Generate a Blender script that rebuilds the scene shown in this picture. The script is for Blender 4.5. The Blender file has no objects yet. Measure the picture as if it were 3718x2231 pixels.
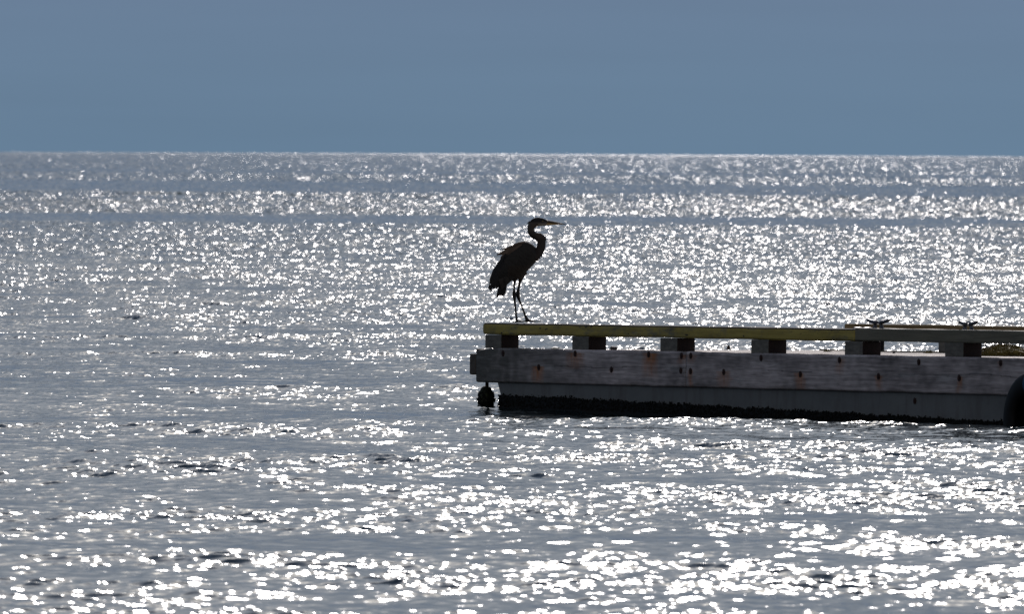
import bpy, bmesh, math, random
import numpy as np
from mathutils import Vector, Matrix, Euler, noise

random.seed(7)
rng = np.random.default_rng(11)
R = math.radians
scene = bpy.context.scene
col = scene.collection

# ------------------------------------------------------------------ camera
F = 40600.0            # focal length in photograph pixels (3718 wide)
CAM_H = 2.36           # metres above the water
ROLL = 0.0050          # the horizon drops a little to the right
cam = bpy.data.cameras.new('camera')
cam_ob = bpy.data.objects.new('camera', cam)
col.objects.link(cam_ob)
cam.sensor_width = 36.0
cam.lens = F / 3718.0 * 36.0
cam.clip_start = 1.0
cam.clip_end = 400000.0
pitch = math.atan(557.5 / F)
cam_ob.location = (0, 0, CAM_H)
cam_ob.rotation_euler = (Euler((R(90) - pitch, 0, 0)).to_matrix() @ Matrix.Rotation(ROLL, 3, 'Z')).to_euler()
cam.dof.use_dof = True
cam.dof.focus_distance = 105.5
cam.dof.aperture_fstop = 12.0
scene.camera = cam_ob

# ------------------------------------------------------------------ sky and sun
SUN_EL, SUN_AZ = R(25.0), R(0.35)
world = bpy.data.worlds.new('World')
scene.world = world
world.use_nodes = True
wn, wl = world.node_tree.nodes, world.node_tree.links
wn.clear()
w_out = wn.new('ShaderNodeOutputWorld')
w_bg = wn.new('ShaderNodeBackground')
w_sky = wn.new('ShaderNodeTexSky')
w_sky.sky_type = 'NISHITA'
w_sky.sun_disc = False
w_sky.sun_elevation = SUN_EL
w_sky.sun_rotation = SUN_AZ
w_sky.air_density = 1.0
w_sky.dust_density = 0.3
w_sky.ozone_density = 1.5
w_bg.inputs['Strength'].default_value = 0.1
w_tc = wn.new('ShaderNodeTexCoord')
w_sep = wn.new('ShaderNodeSeparateXYZ')
wl.new(w_tc.outputs['Generated'], w_sep.inputs[0])
# far bank of blue-grey cloud standing low on the horizon
w_bank = wn.new('ShaderNodeValToRGB')
cr = w_bank.color_ramp
cr.elements[0].position = 0.0
cr.elements[0].color = (1.36, 2.20, 3.22, 1)
cr.elements[1].position = 1.0
cr.elements[1].color = (1.46, 2.16, 3.22, 1)
e = cr.elements.new(0.45); e.color = (1.42, 2.22, 3.26, 1)
w_r1 = wn.new('ShaderNodeMapRange')
w_r1.inputs['From Min'].default_value = 0.0
w_r1.inputs['From Max'].default_value = 0.0145
wl.new(w_sep.outputs['Z'], w_r1.inputs['Value'])
wl.new(w_r1.outputs[0], w_bank.inputs[0])
# the unseen upper bank is added: high ahead to dim the water, low behind
w_hi = wn.new('ShaderNodeMapRange')
w_hi.inputs['From Min'].default_value = -0.3
w_hi.inputs['From Max'].default_value = 0.7
w_hi.inputs['To Min'].default_value = 0.10
w_hi.inputs['To Max'].default_value = 0.50
wl.new(w_sep.outputs['Y'], w_hi.inputs['Value'])
w_r2 = wn.new('ShaderNodeMapRange')
w_r2.inputs['From Min'].default_value = 0.04
wl.new(w_hi.outputs[0], w_r2.inputs['From Max'])
w_r2.interpolation_type = 'SMOOTHSTEP'
wl.new(w_sep.outputs['Z'], w_r2.inputs['Value'])
# added pale cloud, unseen behind the camera, to light the dock front neutrally
w_back = wn.new('ShaderNodeMapRange')
w_back.inputs['From Min'].default_value = 0.1
w_back.inputs['From Max'].default_value = -0.7
w_back.inputs['To Max'].default_value = 0.8
wl.new(w_sep.outputs['Y'], w_back.inputs['Value'])
w_cl = wn.new('ShaderNodeMix'); w_cl.data_type = 'RGBA'
wl.new(w_back.outputs[0], w_cl.inputs['Factor'])
wl.new(w_sky.outputs[0], w_cl.inputs['A'])
w_cl.inputs['B'].default_value = (5.0, 4.7, 4.5, 1)
w_mix = wn.new('ShaderNodeMix'); w_mix.data_type = 'RGBA'
wl.new(w_r2.outputs[0], w_mix.inputs['Factor'])
# higher up the bank thins to pale grey, and glows around the sun
w_r3 = wn.new('ShaderNodeMapRange')
w_r3.inputs['From Min'].default_value = 0.015
w_r3.inputs['From Max'].default_value = 0.12
wl.new(w_sep.outputs['Z'], w_r3.inputs['Value'])
w_up = wn.new('ShaderNodeMix'); w_up.data_type = 'RGBA'
wl.new(w_r3.outputs[0], w_up.inputs['Factor'])
wl.new(w_bank.outputs[0], w_up.inputs['A'])
w_up.inputs['B'].default_value = (2.25, 2.55, 3.2, 1)
wl.new(w_up.outputs['Result'], w_mix.inputs['A'])
wl.new(w_cl.outputs['Result'], w_mix.inputs['B'])
w_dot = wn.new('ShaderNodeVectorMath'); w_dot.operation = 'DOT_PRODUCT'
w_nrm = wn.new('ShaderNodeVectorMath'); w_nrm.operation = 'NORMALIZE'
wl.new(w_tc.outputs['Generated'], w_nrm.inputs[0])
wl.new(w_nrm.outputs[0], w_dot.inputs[0])
w_dot.inputs[1].default_value = (math.sin(SUN_AZ) * math.cos(SUN_EL), math.cos(SUN_AZ) * math.cos(SUN_EL), math.sin(SUN_EL))
w_mx0 = wn.new('ShaderNodeMath'); w_mx0.operation = 'MAXIMUM'; w_mx0.inputs[1].default_value = 0.0
wl.new(w_dot.outputs['Value'], w_mx0.inputs[0])
w_nz = wn.new('ShaderNodeTexNoise'); w_nz.inputs['Scale'].default_value = 14.0; w_nz.inputs['Detail'].default_value = 3.0
w_mp = wn.new('ShaderNodeMapping'); w_mp.inputs['Scale'].default_value = (1.0, 1.0, 14.0)
wl.new(w_tc.outputs['Generated'], w_mp.inputs[0]); wl.new(w_mp.outputs[0], w_nz.inputs[0])
w_nr = wn.new('ShaderNodeMapRange'); w_nr.inputs['From Min'].default_value = 0.3; w_nr.inputs['From Max'].default_value = 0.7
w_nr.inputs['To Min'].default_value = 0.955; w_nr.inputs['To Max'].default_value = 1.01
wl.new(w_nz.outputs['Fac'], w_nr.inputs['Value'])
w_vm = wn.new('ShaderNodeVectorMath'); w_vm.operation = 'SCALE'
wl.new(w_mix.outputs['Result'], w_vm.inputs[0]); wl.new(w_nr.outputs[0], w_vm.inputs['Scale'])
last = w_vm.outputs[0]
for pw, c_ in ((110.0, (6.0, 5.6, 5.0, 1)), (900.0, (60.0, 55.0, 47.0, 1))):
    p_ = wn.new('ShaderNodeMath'); p_.operation = 'POWER'; p_.inputs[1].default_value = pw
    wl.new(w_mx0.outputs[0], p_.inputs[0])
    ad = wn.new('ShaderNodeMix'); ad.data_type = 'RGBA'; ad.blend_type = 'ADD'
    wl.new(p_.outputs[0], ad.inputs['Factor']); wl.new(last, ad.inputs['A']); ad.inputs['B'].default_value = c_
    last = ad.outputs['Result']
wl.new(last, w_bg.inputs['Color'])
wl.new(w_bg.outputs[0], w_out.inputs[0])

sun = bpy.data.lights.new('sun', 'SUN')
sun.energy = 3.5
sun.angle = R(0.53)
sun.color = (1.0, 0.93, 0.90)
sun_ob = bpy.data.objects.new('sun', sun)
col.objects.link(sun_ob)
sd = Vector((math.sin(SUN_AZ) * math.cos(SUN_EL), math.cos(SUN_AZ) * math.cos(SUN_EL), math.sin(SUN_EL)))
sun_ob.rotation_euler = sd.to_track_quat('Z', 'Y').to_euler()
sun_ob.location = (0, 100, 60)

vs = scene.view_settings
vs.view_transform = 'Standard'
vs.look = 'None'
vs.exposure = 0.0
vs.gamma = 1.0
vs.use_curve_mapping = False
scene.cycles.sample_clamp_indirect = 3.0
scene.cycles.sample_clamp_direct = 15.0
scene.cycles.max_bounces = 6
scene.cycles.caustics_reflective = False
scene.cycles.caustics_refractive = False

# ------------------------------------------------------------------ helpers
def tag(o, label=None, cat=None, group=None, kind=None):
    if label: o['label'] = label
    if cat: o['category'] = cat
    if group: o['group'] = group
    if kind: o['kind'] = kind
    return o

def link(name, me, mat=None, parent=None, smooth=False):
    o = bpy.data.objects.new(name, me)
    col.objects.link(o)
    if mat is not None:
        me.materials.append(mat)
    if parent is not None:
        o.parent = parent
    if smooth:
        me.polygons.foreach_set('use_smooth', [True] * len(me.polygons))
    return o

def from_bm(name, bm, mat=None, parent=None, smooth=False):
    bmesh.ops.recalc_face_normals(bm, faces=bm.faces)
    me = bpy.data.meshes.new(name)
    bm.to_mesh(me); bm.free()
    return link(name, me, mat, parent, smooth)

def grid_mesh(name, P, closed_u=False):
    """P: (n, m, 3) array of points -> mesh of quads"""
    n, m = P.shape[:2]
    idx = np.arange(n * m, dtype=np.int32).reshape(n, m)
    if closed_u:
        j = np.concatenate([idx, idx[:, :1]], 1)
    else:
        j = idx
    q = np.stack([j[:-1, :-1], j[:-1, 1:], j[1:, 1:], j[1:, :-1]], -1).reshape(-1, 4)
    me = bpy.data.meshes.new(name)
    me.vertices.add(n * m)
    me.vertices.foreach_set('co', P.astype(np.float32).reshape(-1))
    me.loops.add(q.size)
    me.loops.foreach_set('vertex_index', q.reshape(-1))
    me.polygons.add(len(q))
    me.polygons.foreach_set('loop_start', np.arange(0, q.size, 4, dtype=np.int32))
    me.polygons.foreach_set('use_smooth', np.ones(len(q), dtype=bool))
    me.update(calc_edges=True)
    return me

def float_attr(me, name, vals):
    a = me.attributes.new(name, 'FLOAT', 'POINT')
    a.data.foreach_set('value', np.asarray(vals, dtype=np.float32).reshape(-1))

def color_attr(me, name, vals):
    a = me.attributes.new(name, 'FLOAT_COLOR', 'POINT')
    v = np.ones((len(me.vertices), 4), dtype=np.float32)
    v[:, :3] = vals
    a.data.foreach_set('color', v.reshape(-1))

class Mat:
    """small node-material helper"""
    def __init__(s, name, rough=0.7, spec=0.5):
        s.m = bpy.data.materials.new(name)
        s.m.use_nodes = True
        s.n, s.l = s.m.node_tree.nodes, s.m.node_tree.links
        s.b = s.n['Principled BSDF']
        s.b.inputs['Roughness'].default_value = rough
        s.b.inputs['Specular IOR Level'].default_value = spec
        s.tc = s.n.new('ShaderNodeTexCoord')
    def noise(s, scale, detail=4, stretch=(1, 1, 1), rough=0.6, dist=0.0):
        mp = s.n.new('ShaderNodeMapping')
        mp.inputs['Scale'].default_value = stretch
        s.l.new(s.tc.outputs['Object'], mp.inputs[0])
        t = s.n.new('ShaderNodeTexNoise')
        t.inputs['Scale'].default_value = scale
        t.inputs['Detail'].default_value = detail
        t.inputs['Roughness'].default_value = rough
        t.inputs['Distortion'].default_value = dist
        s.l.new(mp.outputs[0], t.inputs[0])
        return t.outputs['Fac']
    def ramp(s, fac, stops):
        r = s.n.new('ShaderNodeValToRGB')
        els = r.color_ramp.elements
        els[0].position, els[0].color = stops[0][0], (*stops[0][1], 1)
        els[1].position, els[1].color = stops[-1][0], (*stops[-1][1], 1)
        for p, c in stops[1:-1]:
            e = els.new(p); e.color = (*c, 1)
        s.l.new(fac, r.inputs[0])
        return r.outputs[0]
    def mix(s, fac, a, b, mode='MIX'):
        x = s.n.new('ShaderNodeMix'); x.data_type = 'RGBA'; x.blend_type = mode
        for k, v in (('Factor', fac), ('A', a), ('B', b)):
            if isinstance(v, (int, float)): x.inputs[k].default_value = v
            elif isinstance(v, tuple): x.inputs[k].default_value = (*v, 1)
            else: s.l.new(v, x.inputs[k])
        return x.outputs['Result']
    def attr(s, name):
        a = s.n.new('ShaderNodeAttribute'); a.attribute_name = name
        return a
    def color(s, c):
        if isinstance(c, tuple): s.b.inputs['Base Color'].default_value = (*c, 1)
        else: s.l.new(c, s.b.inputs['Base Color'])
        return s
    def bump(s, h, dist=0.01, strength=1.0):
        b = s.n.new('ShaderNodeBump')
        b.inputs['Distance'].default_value = dist
        b.inputs['Strength'].default_value = strength
        s.l.new(h, b.inputs['Height'])
        s.l.new(b.outputs[0], s.b.inputs['Normal'])
        return s

def lvl(px, py):
    """photo pixel -> offsets from the level horizon centre"""
    u, v = px - 1859.0, py - 1115.5
    c, s_ = math.cos(ROLL), math.sin(ROLL)
    return u * c + v * s_, v * c - u * s_ + 557.5

# ------------------------------------------------------------------ water
def sstep(a, b, x):
    t = np.clip((x - a) / (b - a), 0, 1)
    return t * t * (3 - 2 * t)

def smooth_noise(x, seed, octaves=3):
    """cheap 1-D value noise"""
    g = np.random.default_rng(seed).uniform(-1, 1, 4096)
    out, amp = 0, 1.0
    for o in range(octaves):
        xx = x * 2 ** o + 37.1 * o + 500
        i = np.floor(xx).astype(int); f = xx - i
        f = f * f * (3 - 2 * f)
        out = out + amp * (g[i % 4096] * (1 - f) + g[(i + 1) % 4096] * f)
        amp *= 0.5
    return out / 1.75

ROUGH = 0.122
def build_water():
    # rows by distance: fine near, coarser far
    r = [40.0]
    while r[-1] < 100000.0:
        y = r[-1]
        if y < 250: st = 0.00036
        elif y < 560: st = 0.0006
        elif y < 1600: st = 0.0011
        elif y < 5000: st = 0.0015
        elif y < 20000: st = 0.004
        else: st = 0.02
        if y < 54: st = 0.0025
        r.append(y * (1 + st))
    rows = np.array(r)
    core = np.arange(-0.053, 0.0530001, 0.00019)
    side = [0.053]
    stp = 0.0005
    while side[-1] < 0.75:
        side.append(side[-1] + stp); stp *= 1.045
    side = np.array(side[1:])
    cols = np.concatenate([-side[::-1], core, side])
    cstep = np.gradient(cols)
    Y = np.repeat(rows[:, None], len(cols), 1)
    X = Y * cols[None, :]
    rstep = np.gradient(rows)
    cell = np.maximum(rstep[:, None] * 0.62, (Y * cstep[None, :]))
    jr = np.random.default_rng(5)
    X = X + jr.uniform(-0.33, 0.33, X.shape) * Y * cstep[None, :]
    Y = Y + jr.uniform(-0.33, 0.33, Y.shape) * rstep[:, None]
    X = X.astype(np.float32); Y = Y.astype(np.float32); cell = cell.astype(np.float32)
    # components
    NW = 104
    lam = np.exp(rng.uniform(math.log(0.05), math.log(16.0), NW))
    lam.sort()
    ang = rng.normal(0.0, 0.75, NW) + R(248)           # travel direction, wind from beyond the dock's left
    k = 2 * math.pi / lam
    ph = rng.uniform(0, 2 * math.pi, NW)
    # slope weight per component
    sw = np.where(lam < 0.12, 0.9, np.where(lam < 0.45, 1.25, np.where(lam < 1.0, 0.65, np.where(lam < 2.5, 0.34, np.where(lam < 8, 0.22, 0.1)))))
    # spectral "amplitude" in slope
    tot = float((sw ** 2).sum())
    SX = np.zeros_like(X); SY = np.zeros_like(X); Z = np.zeros_like(X); DXs = np.zeros_like(X); DYs = np.zeros_like(X)
    var = np.zeros_like(cell)
    for i in range(NW):
        w = np.clip((lam[i] / cell - 2.2) / 1.6, 0, 1)
        rowmask = np.where(w.max(axis=1) > 0)[0]
        var += (sw[i] * w) ** 2
        un = np.where(w.min(axis=1) < 1)[0]
        if len(un):
            # what the mesh cannot carry is kept as surface slope
            u_ = slice(un[0], un[-1] + 1)
            pu = (k[i] * math.cos(ang[i])) * X[u_].astype(np.float64) + (k[i] * math.sin(ang[i])) * Y[u_].astype(np.float64) + ph[i]
            su = sw[i] * np.sqrt(1 - w[u_] ** 2) * np.sin(pu) * 1.25
            SX[u_] += su * math.cos(ang[i]); SY[u_] += su * math.sin(ang[i])
        if len(rowmask) == 0: continue
        a_, b_ = rowmask[0], rowmask[-1] + 1
        kx, ky = k[i] * math.cos(ang[i]), k[i] * math.sin(ang[i])
        p = kx * X[a_:b_] + ky * Y[a_:b_] + ph[i]
        amp = sw[i] / k[i]
        Z[a_:b_] += amp * w[a_:b_] * np.cos(p)
        s_ = np.sin(p) * (amp * w[a_:b_] * 0.75)
        DXs[a_:b_] -= s_ * math.cos(ang[i]); DYs[a_:b_] -= s_ * math.sin(ang[i])
    frac = np.clip(var / tot, 0.0, 1)
    # wind patches: slicks and ruffled bands lying across the view
    yw = Y + 0.045 * X * Y / 60.0                         # bands run slightly off square
    L = np.log(yw)
    def band(c, w_, e=0.02):
        lc, lo = math.log(c), w_ / 2
        return sstep(-lo - e, -lo + e, L - lc) * (1 - sstep(lo - e, lo + e, L - lc))
    wob = smooth_noise(X / (Y * 0.02) + 3, 5) * 0.018 + smooth_noise(X / (Y * 0.004) + 9, 6) * 0.006
    L = L + wob
    A = np.ones_like(X) * 1.0
    A *= 1 - 0.62 * band(396, 0.115, 0.03)               # slick just behind the heron's head
    A *= 1 + 0.055 * band(230, 0.9, 0.12)
    A *= 1 + 0.18 * band(525, 0.42, 0.02)
    A *= 1 - 0.50 * band(765, 0.31, 0.03)
    A *= 1 - 0.10 * sstep(math.log(640), math.log(660), L)
    A *= 1 - 0.20 * sstep(math.log(1020), math.log(1300), L)
    A *= 1 - 0.10 * sstep(math.log(1500), math.log(6000), L)
    A *= 1 - 0.22 * sstep(math.log(5000), math.log(12000), L)
    A *= 1 - 0.45 * band(1350, 0.10, 0.03)
    A *= 1 - 0.12 * (1 - sstep(math.log(62), math.log(88), L))
    A *= 1 - 0.30 * band(112, 0.34, 0.12)                # lee of the dock
    pn = smooth_noise(L * 26 + 1.3 * smooth_noise(X / (Y * 0.03), 8), 3, 3)
    A *= 1 + 0.16 * pn
    SLOPE = 0.158
    gp = np.zeros_like(X)
    for l_, d_, q_ in ((2.3, 200, 1.0), (3.7, 290, 1.0), (5.9, 235, 1.0), (1.5, 262, 0.8), (9.0, 310, 1.1)):
        kk = 2 * math.pi / l_
        gp += q_ * np.clip(l_ / cell / 4, 0, 1) * np.cos(kk * (X * math.cos(R(d_)) + Y * math.sin(R(d_))) + l_ * 3)
    A *= np.clip(1 + 0.17 * gp, 0.45, 1.6)
    base = SLOPE / math.sqrt(tot / 2)
    g = (base * A).astype(np.float32)
    Z *= g; DXs *= g; DYs *= g; SX *= g; SY *= g
    # long low swell, gives the bunching of the glints
    for l_, a_, d_ in ((13, 0.014, 255), (21, 0.02, 262), (34, 0.026, 271)):
        kk = 2 * math.pi / l_
        fade = np.clip(l_ / cell / 5, 0, 1)
        Z += a_ * fade * np.cos(kk * (X * math.cos(R(d_)) + Y * math.sin(R(d_))) + l_)
    P = np.stack([X + DXs, Y + DYs, Z], -1)
    me = grid_mesh('sea_water', P)
    far = np.clip((Y - 1500) / 20000, 0, 1) ** 0.5
    float_attr(me, 'ripple', np.clip(ROUGH + 0.12 * far + 0.03 * (1 - sstep(60, 100, Y)), 0, 0.4))
    sl = me.attributes.new('slope', 'FLOAT_VECTOR', 'POINT')
    sl.data.foreach_set('vector', np.stack([SX, SY, np.zeros_like(SX)], -1).astype(np.float32).reshape(-1))
    return me

m = Mat('sea_water')
m.n.remove(m.b)
w_gl = m.n.new('ShaderNodeBsdfAnisotropic'); w_gl.distribution = 'BECKMANN'
w_gl.inputs['Color'].default_value = (1, 1, 1, 1)
w_df = m.n.new('ShaderNodeBsdfDiffuse'); w_df.inputs['Color'].default_value = (0.010, 0.020, 0.022, 1)
w_fr = m.n.new('ShaderNodeFresnel'); w_fr.inputs['IOR'].default_value = 1.333
w_mx = m.n.new('ShaderNodeMixShader')
m.l.new(w_fr.outputs[0], w_mx.inputs[0]); m.l.new(w_df.outputs[0], w_mx.inputs[1]); m.l.new(w_gl.outputs[0], w_mx.inputs[2])
m.l.new(m.attr('ripple').outputs['Fac'], w_gl.inputs['Roughness'])
w_ge = m.n.new('ShaderNodeNewGeometry')
w_ad = m.n.new('ShaderNodeVectorMath'); w_ad.operation = 'ADD'
w_no = m.n.new('ShaderNodeVectorMath'); w_no.operation = 'NORMALIZE'
m.l.new(w_ge.outputs['Normal'], w_ad.inputs[0]); m.l.new(m.attr('slope').outputs['Vector'], w_ad.inputs[1])
m.l.new(w_ad.outputs[0], w_no.inputs[0])
for nd in (w_gl, w_df, w_fr): m.l.new(w_no.outputs[0], nd.inputs['Normal'])
m.l.new(w_mx.outputs[0], m.n['Material Output'].inputs['Surface'])
water = link('sea_water', build_water(), m.m)
tag(water, kind='structure')

# ------------------------------------------------------------------ dock frame
TH = R(60.0)
u0, _ = lvl(1728, 1462)
Z0 = 106.0
ORG = Vector((u0 / F * Z0, Z0, 0.0))
ex = Vector((math.cos(TH), -math.sin(TH), 0.0076)).normalized()
ey = Vector((math.sin(TH), math.cos(TH), -0.0088)).normalized()
ez = ex.cross(ey).normalized(); ey = ez.cross(ex)
DM = Matrix.Translation(ORG) @ Matrix((ex, ey, ez)).transposed().to_4x4()

def t_of(px, y=0.0, py=1265):
    """distance along the dock at which the line at cross offset y shows at pixel column px"""
    u, _ = lvl(px, py)
    lo, hi = -3.0, 14.0
    for _ in range(50):
        t = (lo + hi) / 2
        p = DM @ Vector((t, y, 0.5))
        if p.x / p.y * F < u: lo = t
        else: hi = t
    return t

def z_of(px, py, y=0.0):
    """height in the dock frame shown at pixel (px, py) for cross offset y"""
    t = t_of(px, y, py)
    _, v = lvl(px, py)
    p = DM @ Vector((t, y, 0.5))
    return (CAM_H - v * p.y / F) - p.z + 0.5

dock = bpy.data.objects.new('floating_dock', None)
col.objects.link(dock)
dock.matrix_world = DM
tag(dock, 'weathered timber dock on a pale float, with a yellow edge rail at its outer end', 'dock')

W = 3.95
LEN = 11.5

# --- materials of the dock
m = Mat('weathered_timber', 0.75, 0.3)
ca = m.attr('tint').outputs['Color']
g1 = m.ramp(m.noise(9, 5, (0.35, 1, 6.5), 0.65, 1.2), [(0.3, (0.60, 0.58, 0.58)), (0.5, (0.95, 0.95, 0.95)), (0.7, (1.3, 1.28, 1.28))])
m.color(m.mix(1.0, ca, g1, 'MULTIPLY'))
m.bump(m.noise(14, 5, (0.25, 1, 7), 0.7), 0.004, 0.6)
M_FASCIA = m.m

m = Mat('yellow_painted_timber', 0.85, 0.1)
gr = m.noise(6, 6, (0.4, 1, 3.5), 0.7)
wear = m.ramp(m.noise(2.6, 5, (0.7, 1, 2.0), 0.75, 0.4), [(0.49, (0, 0, 0)), (0.57, (0.4, 0.4, 0.4)), (0.66, (0.9, 0.9, 0.9))])
paint = m.ramp(gr, [(0.3, (0.21, 0.165, 0.050)), (0.6, (0.31, 0.25, 0.075))])
wood = m.ramp(gr, [(0.3, (0.05, 0.05, 0.045)), (0.7, (0.17, 0.165, 0.13))])
c1 = m.mix(wear, paint, wood)
chips = m.ramp(m.noise(22, 3, (0.5, 1, 1.2), 0.6), [(0.66, (0, 0, 0)), (0.70, (1, 1, 1))])
c1 = m.mix(chips, c1, (0.035, 0.035, 0.03))
# the walked-on top has lost its paint and is grimy
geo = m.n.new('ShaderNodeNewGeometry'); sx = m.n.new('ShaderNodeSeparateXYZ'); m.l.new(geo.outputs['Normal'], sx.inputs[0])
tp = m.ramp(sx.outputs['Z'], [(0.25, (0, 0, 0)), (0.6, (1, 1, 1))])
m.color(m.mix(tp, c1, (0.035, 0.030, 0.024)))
m.bump(gr, 0.003, 0.5)
M_YEL = m.m

m = Mat('grey_rail_timber', 0.75, 0.3)
gr = m.noise(7, 6, (0.3, 1, 5.0), 0.7, 0.8)
c1 = m.ramp(gr, [(0.3, (0.065, 0.060, 0.043)), (0.7, (0.145, 0.130, 0.095))])
cracks = m.ramp(m.noise(12, 4, (0.12, 1, 4), 0.5), [(0.64, (0, 0, 0)), (0.68, (1, 1, 1))])
m.color(m.mix(cracks, c1, (0.03, 0.03, 0.028)))
m.bump(gr, 0.004, 0.6)
M_GREY = m.m

m = Mat('brown_rail_timber', 0.8, 0.2)
m.color(m.ramp(m.noise(7, 6, (0.3, 1, 5.0), 0.7, 0.8), [(0.3, (0.07, 0.048, 0.022)), (0.7, (0.17, 0.12, 0.055))]))
M_FARR = m.m

m = Mat('block_timber', 0.75, 0.3)
gr = m.noise(10, 5, (1, 1, 3.0), 0.7)
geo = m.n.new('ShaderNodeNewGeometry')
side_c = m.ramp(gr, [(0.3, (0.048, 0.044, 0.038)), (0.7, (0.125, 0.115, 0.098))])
# red-brown end grain, with the shade of these faces painted into the colour
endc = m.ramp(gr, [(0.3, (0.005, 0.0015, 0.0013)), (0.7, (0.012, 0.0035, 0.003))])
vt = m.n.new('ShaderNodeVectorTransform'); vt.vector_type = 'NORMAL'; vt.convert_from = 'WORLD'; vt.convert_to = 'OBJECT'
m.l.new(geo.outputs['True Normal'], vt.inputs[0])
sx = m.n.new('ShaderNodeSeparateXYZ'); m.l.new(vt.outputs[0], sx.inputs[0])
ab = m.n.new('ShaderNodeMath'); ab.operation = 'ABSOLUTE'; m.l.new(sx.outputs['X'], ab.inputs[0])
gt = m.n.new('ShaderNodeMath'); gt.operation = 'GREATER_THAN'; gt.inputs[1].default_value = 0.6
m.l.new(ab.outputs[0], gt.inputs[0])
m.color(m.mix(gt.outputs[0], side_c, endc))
m.bump(gr, 0.004, 0.5)
M_BLOCK = m.m

m = Mat('end_beam_timber', 0.8, 0.2)
m.color(m.ramp(m.noise(9, 5, (1, 1, 2.5), 0.7), [(0.3, (0.03, 0.025, 0.022)), (0.7, (0.085, 0.072, 0.062))]))
M_ENDT = m.m

m = Mat('deck_planks', 0.8, 0.3)
c1 = m.ramp(m.noise(3, 6, (0.5, 3, 1), 0.7), [(0.3, (0.36, 0.31, 0.27)), (0.7, (0.62, 0.56, 0.50))])
sp = m.ramp(m.noise(30, 3), [(0.62, (0, 0, 0)), (0.68, (1, 1, 1))])
m.color(m.mix(sp, c1, (0.16, 0.12, 0.09)))
M_DECK = m.m

m = Mat('float_hull', 0.6, 0.4)
c1 = m.ramp(m.noise(2.2, 5, (0.5, 1, 1), 0.7), [(0.3, (0.062, 0.062, 0.060)), (0.7, (0.098, 0.098, 0.095))])
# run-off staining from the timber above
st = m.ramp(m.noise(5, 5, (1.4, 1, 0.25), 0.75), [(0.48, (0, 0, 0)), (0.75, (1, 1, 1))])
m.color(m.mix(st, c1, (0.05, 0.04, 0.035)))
m.bump(m.noise(40, 3), 0.003, 0.4)
M_HULL = m.m

m = Mat('mussels', 0.8, 0.15)
m.color(m.ramp(m.noise(30, 4), [(0.3, (0.0015, 0.0018, 0.002)), (0.7, (0.005, 0.005, 0.0045))]))
M_MUS = m.m

m = Mat('rusty_iron', 0.8, 0.3)
m.color(m.ramp(m.noise(60, 4), [(0.3, (0.006, 0.004, 0.004)), (0.7, (0.035, 0.011, 0.007))]))
M_RUST = m.m

m = Mat('galvanised_iron', 0.5, 0.5)
m.b.inputs['Metallic'].default_value = 0.6
m.color(m.ramp(m.noise(40, 4), [(0.3, (0.03, 0.03, 0.036)), (0.7, (0.09, 0.09, 0.105))]))
M_GALV = m.m

# --- shaped timbers
def timber(name, x0, x1, y0, y1, z0, z1, mat, bev=0.012, parent=dock, wob=0.0, nx=1, seed=0):
    bm = bmesh.new()
    bmesh.ops.create_cube(bm, size=1.0)
    for v in bm.verts:
        v.co = Vector((x0 if v.co.x < 0 else x1, y0 if v.co.y < 0 else y1, z0 if v.co.z < 0 else z1))
    bmesh.ops.bevel(bm, geom=list(bm.edges), offset=bev, segments=3, profile=0.6, affect='EDGES', clamp_overlap=True)
    if nx > 1:
        for i in range(1, nx):
            xx = x0 + (x1 - x0) * i / nx
            g = bmesh.ops.bisect_plane(bm, geom=bm.verts[:] + bm.edges[:] + bm.faces[:], plane_co=(xx, 0, 0), plane_no=(1, 0, 0))
    if wob:
        for v in bm.verts:
            q = Vector((v.co.x * 1.7 + seed, v.co.y * 3, v.co.z * 4))
            v.co.z += noise.noise(q) * wob
            v.co.y += noise.noise(q + Vector((9, 4, 2))) * wob * 0.8
    return from_bm(name, bm, mat, parent)

# --- fascia timbers: dense front face with eroded edges, stains, knots
ZT, ZB = 0.518, 0.190
BOLTS = [  # px, py, stain length in px, stain width, rust strength
    (1827, 1284, 30, 5, 0.0), (1957, 1335, 45, 10, 1.0), (2089, 1285, 40, 15, 0.8), (2221, 1343, 16, 4, 0.3),
    (2356, 1288, 60, 12, 1.0), (2475, 1293, 22, 6, 0.7), (2509, 1293, 20, 7, 0.6), (2473, 1347, 0, 0, 0), (2508, 1349, 45, 4, 0.8),
    (2629, 1352, 42, 10, 0.7), (2764, 1301, 0, 0, 0), (2907, 1360, 48, 8, 0.9), (3049, 1308, 38, 7, 0.6), (3191, 1368, 36, 5, 0.7),
    (3337, 1316, 0, 0, 0), (3484, 1374, 40, 4, 0.7), (3634, 1319, 22, 3, 0.5)]
bolt_tz = []
for (px, py, sl, sw_, st_) in BOLTS:
    bolt_tz.append((t_of(px, 0, py), z_of(px, py), sl / 270.0, sw_ / 60.0, st_))

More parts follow.
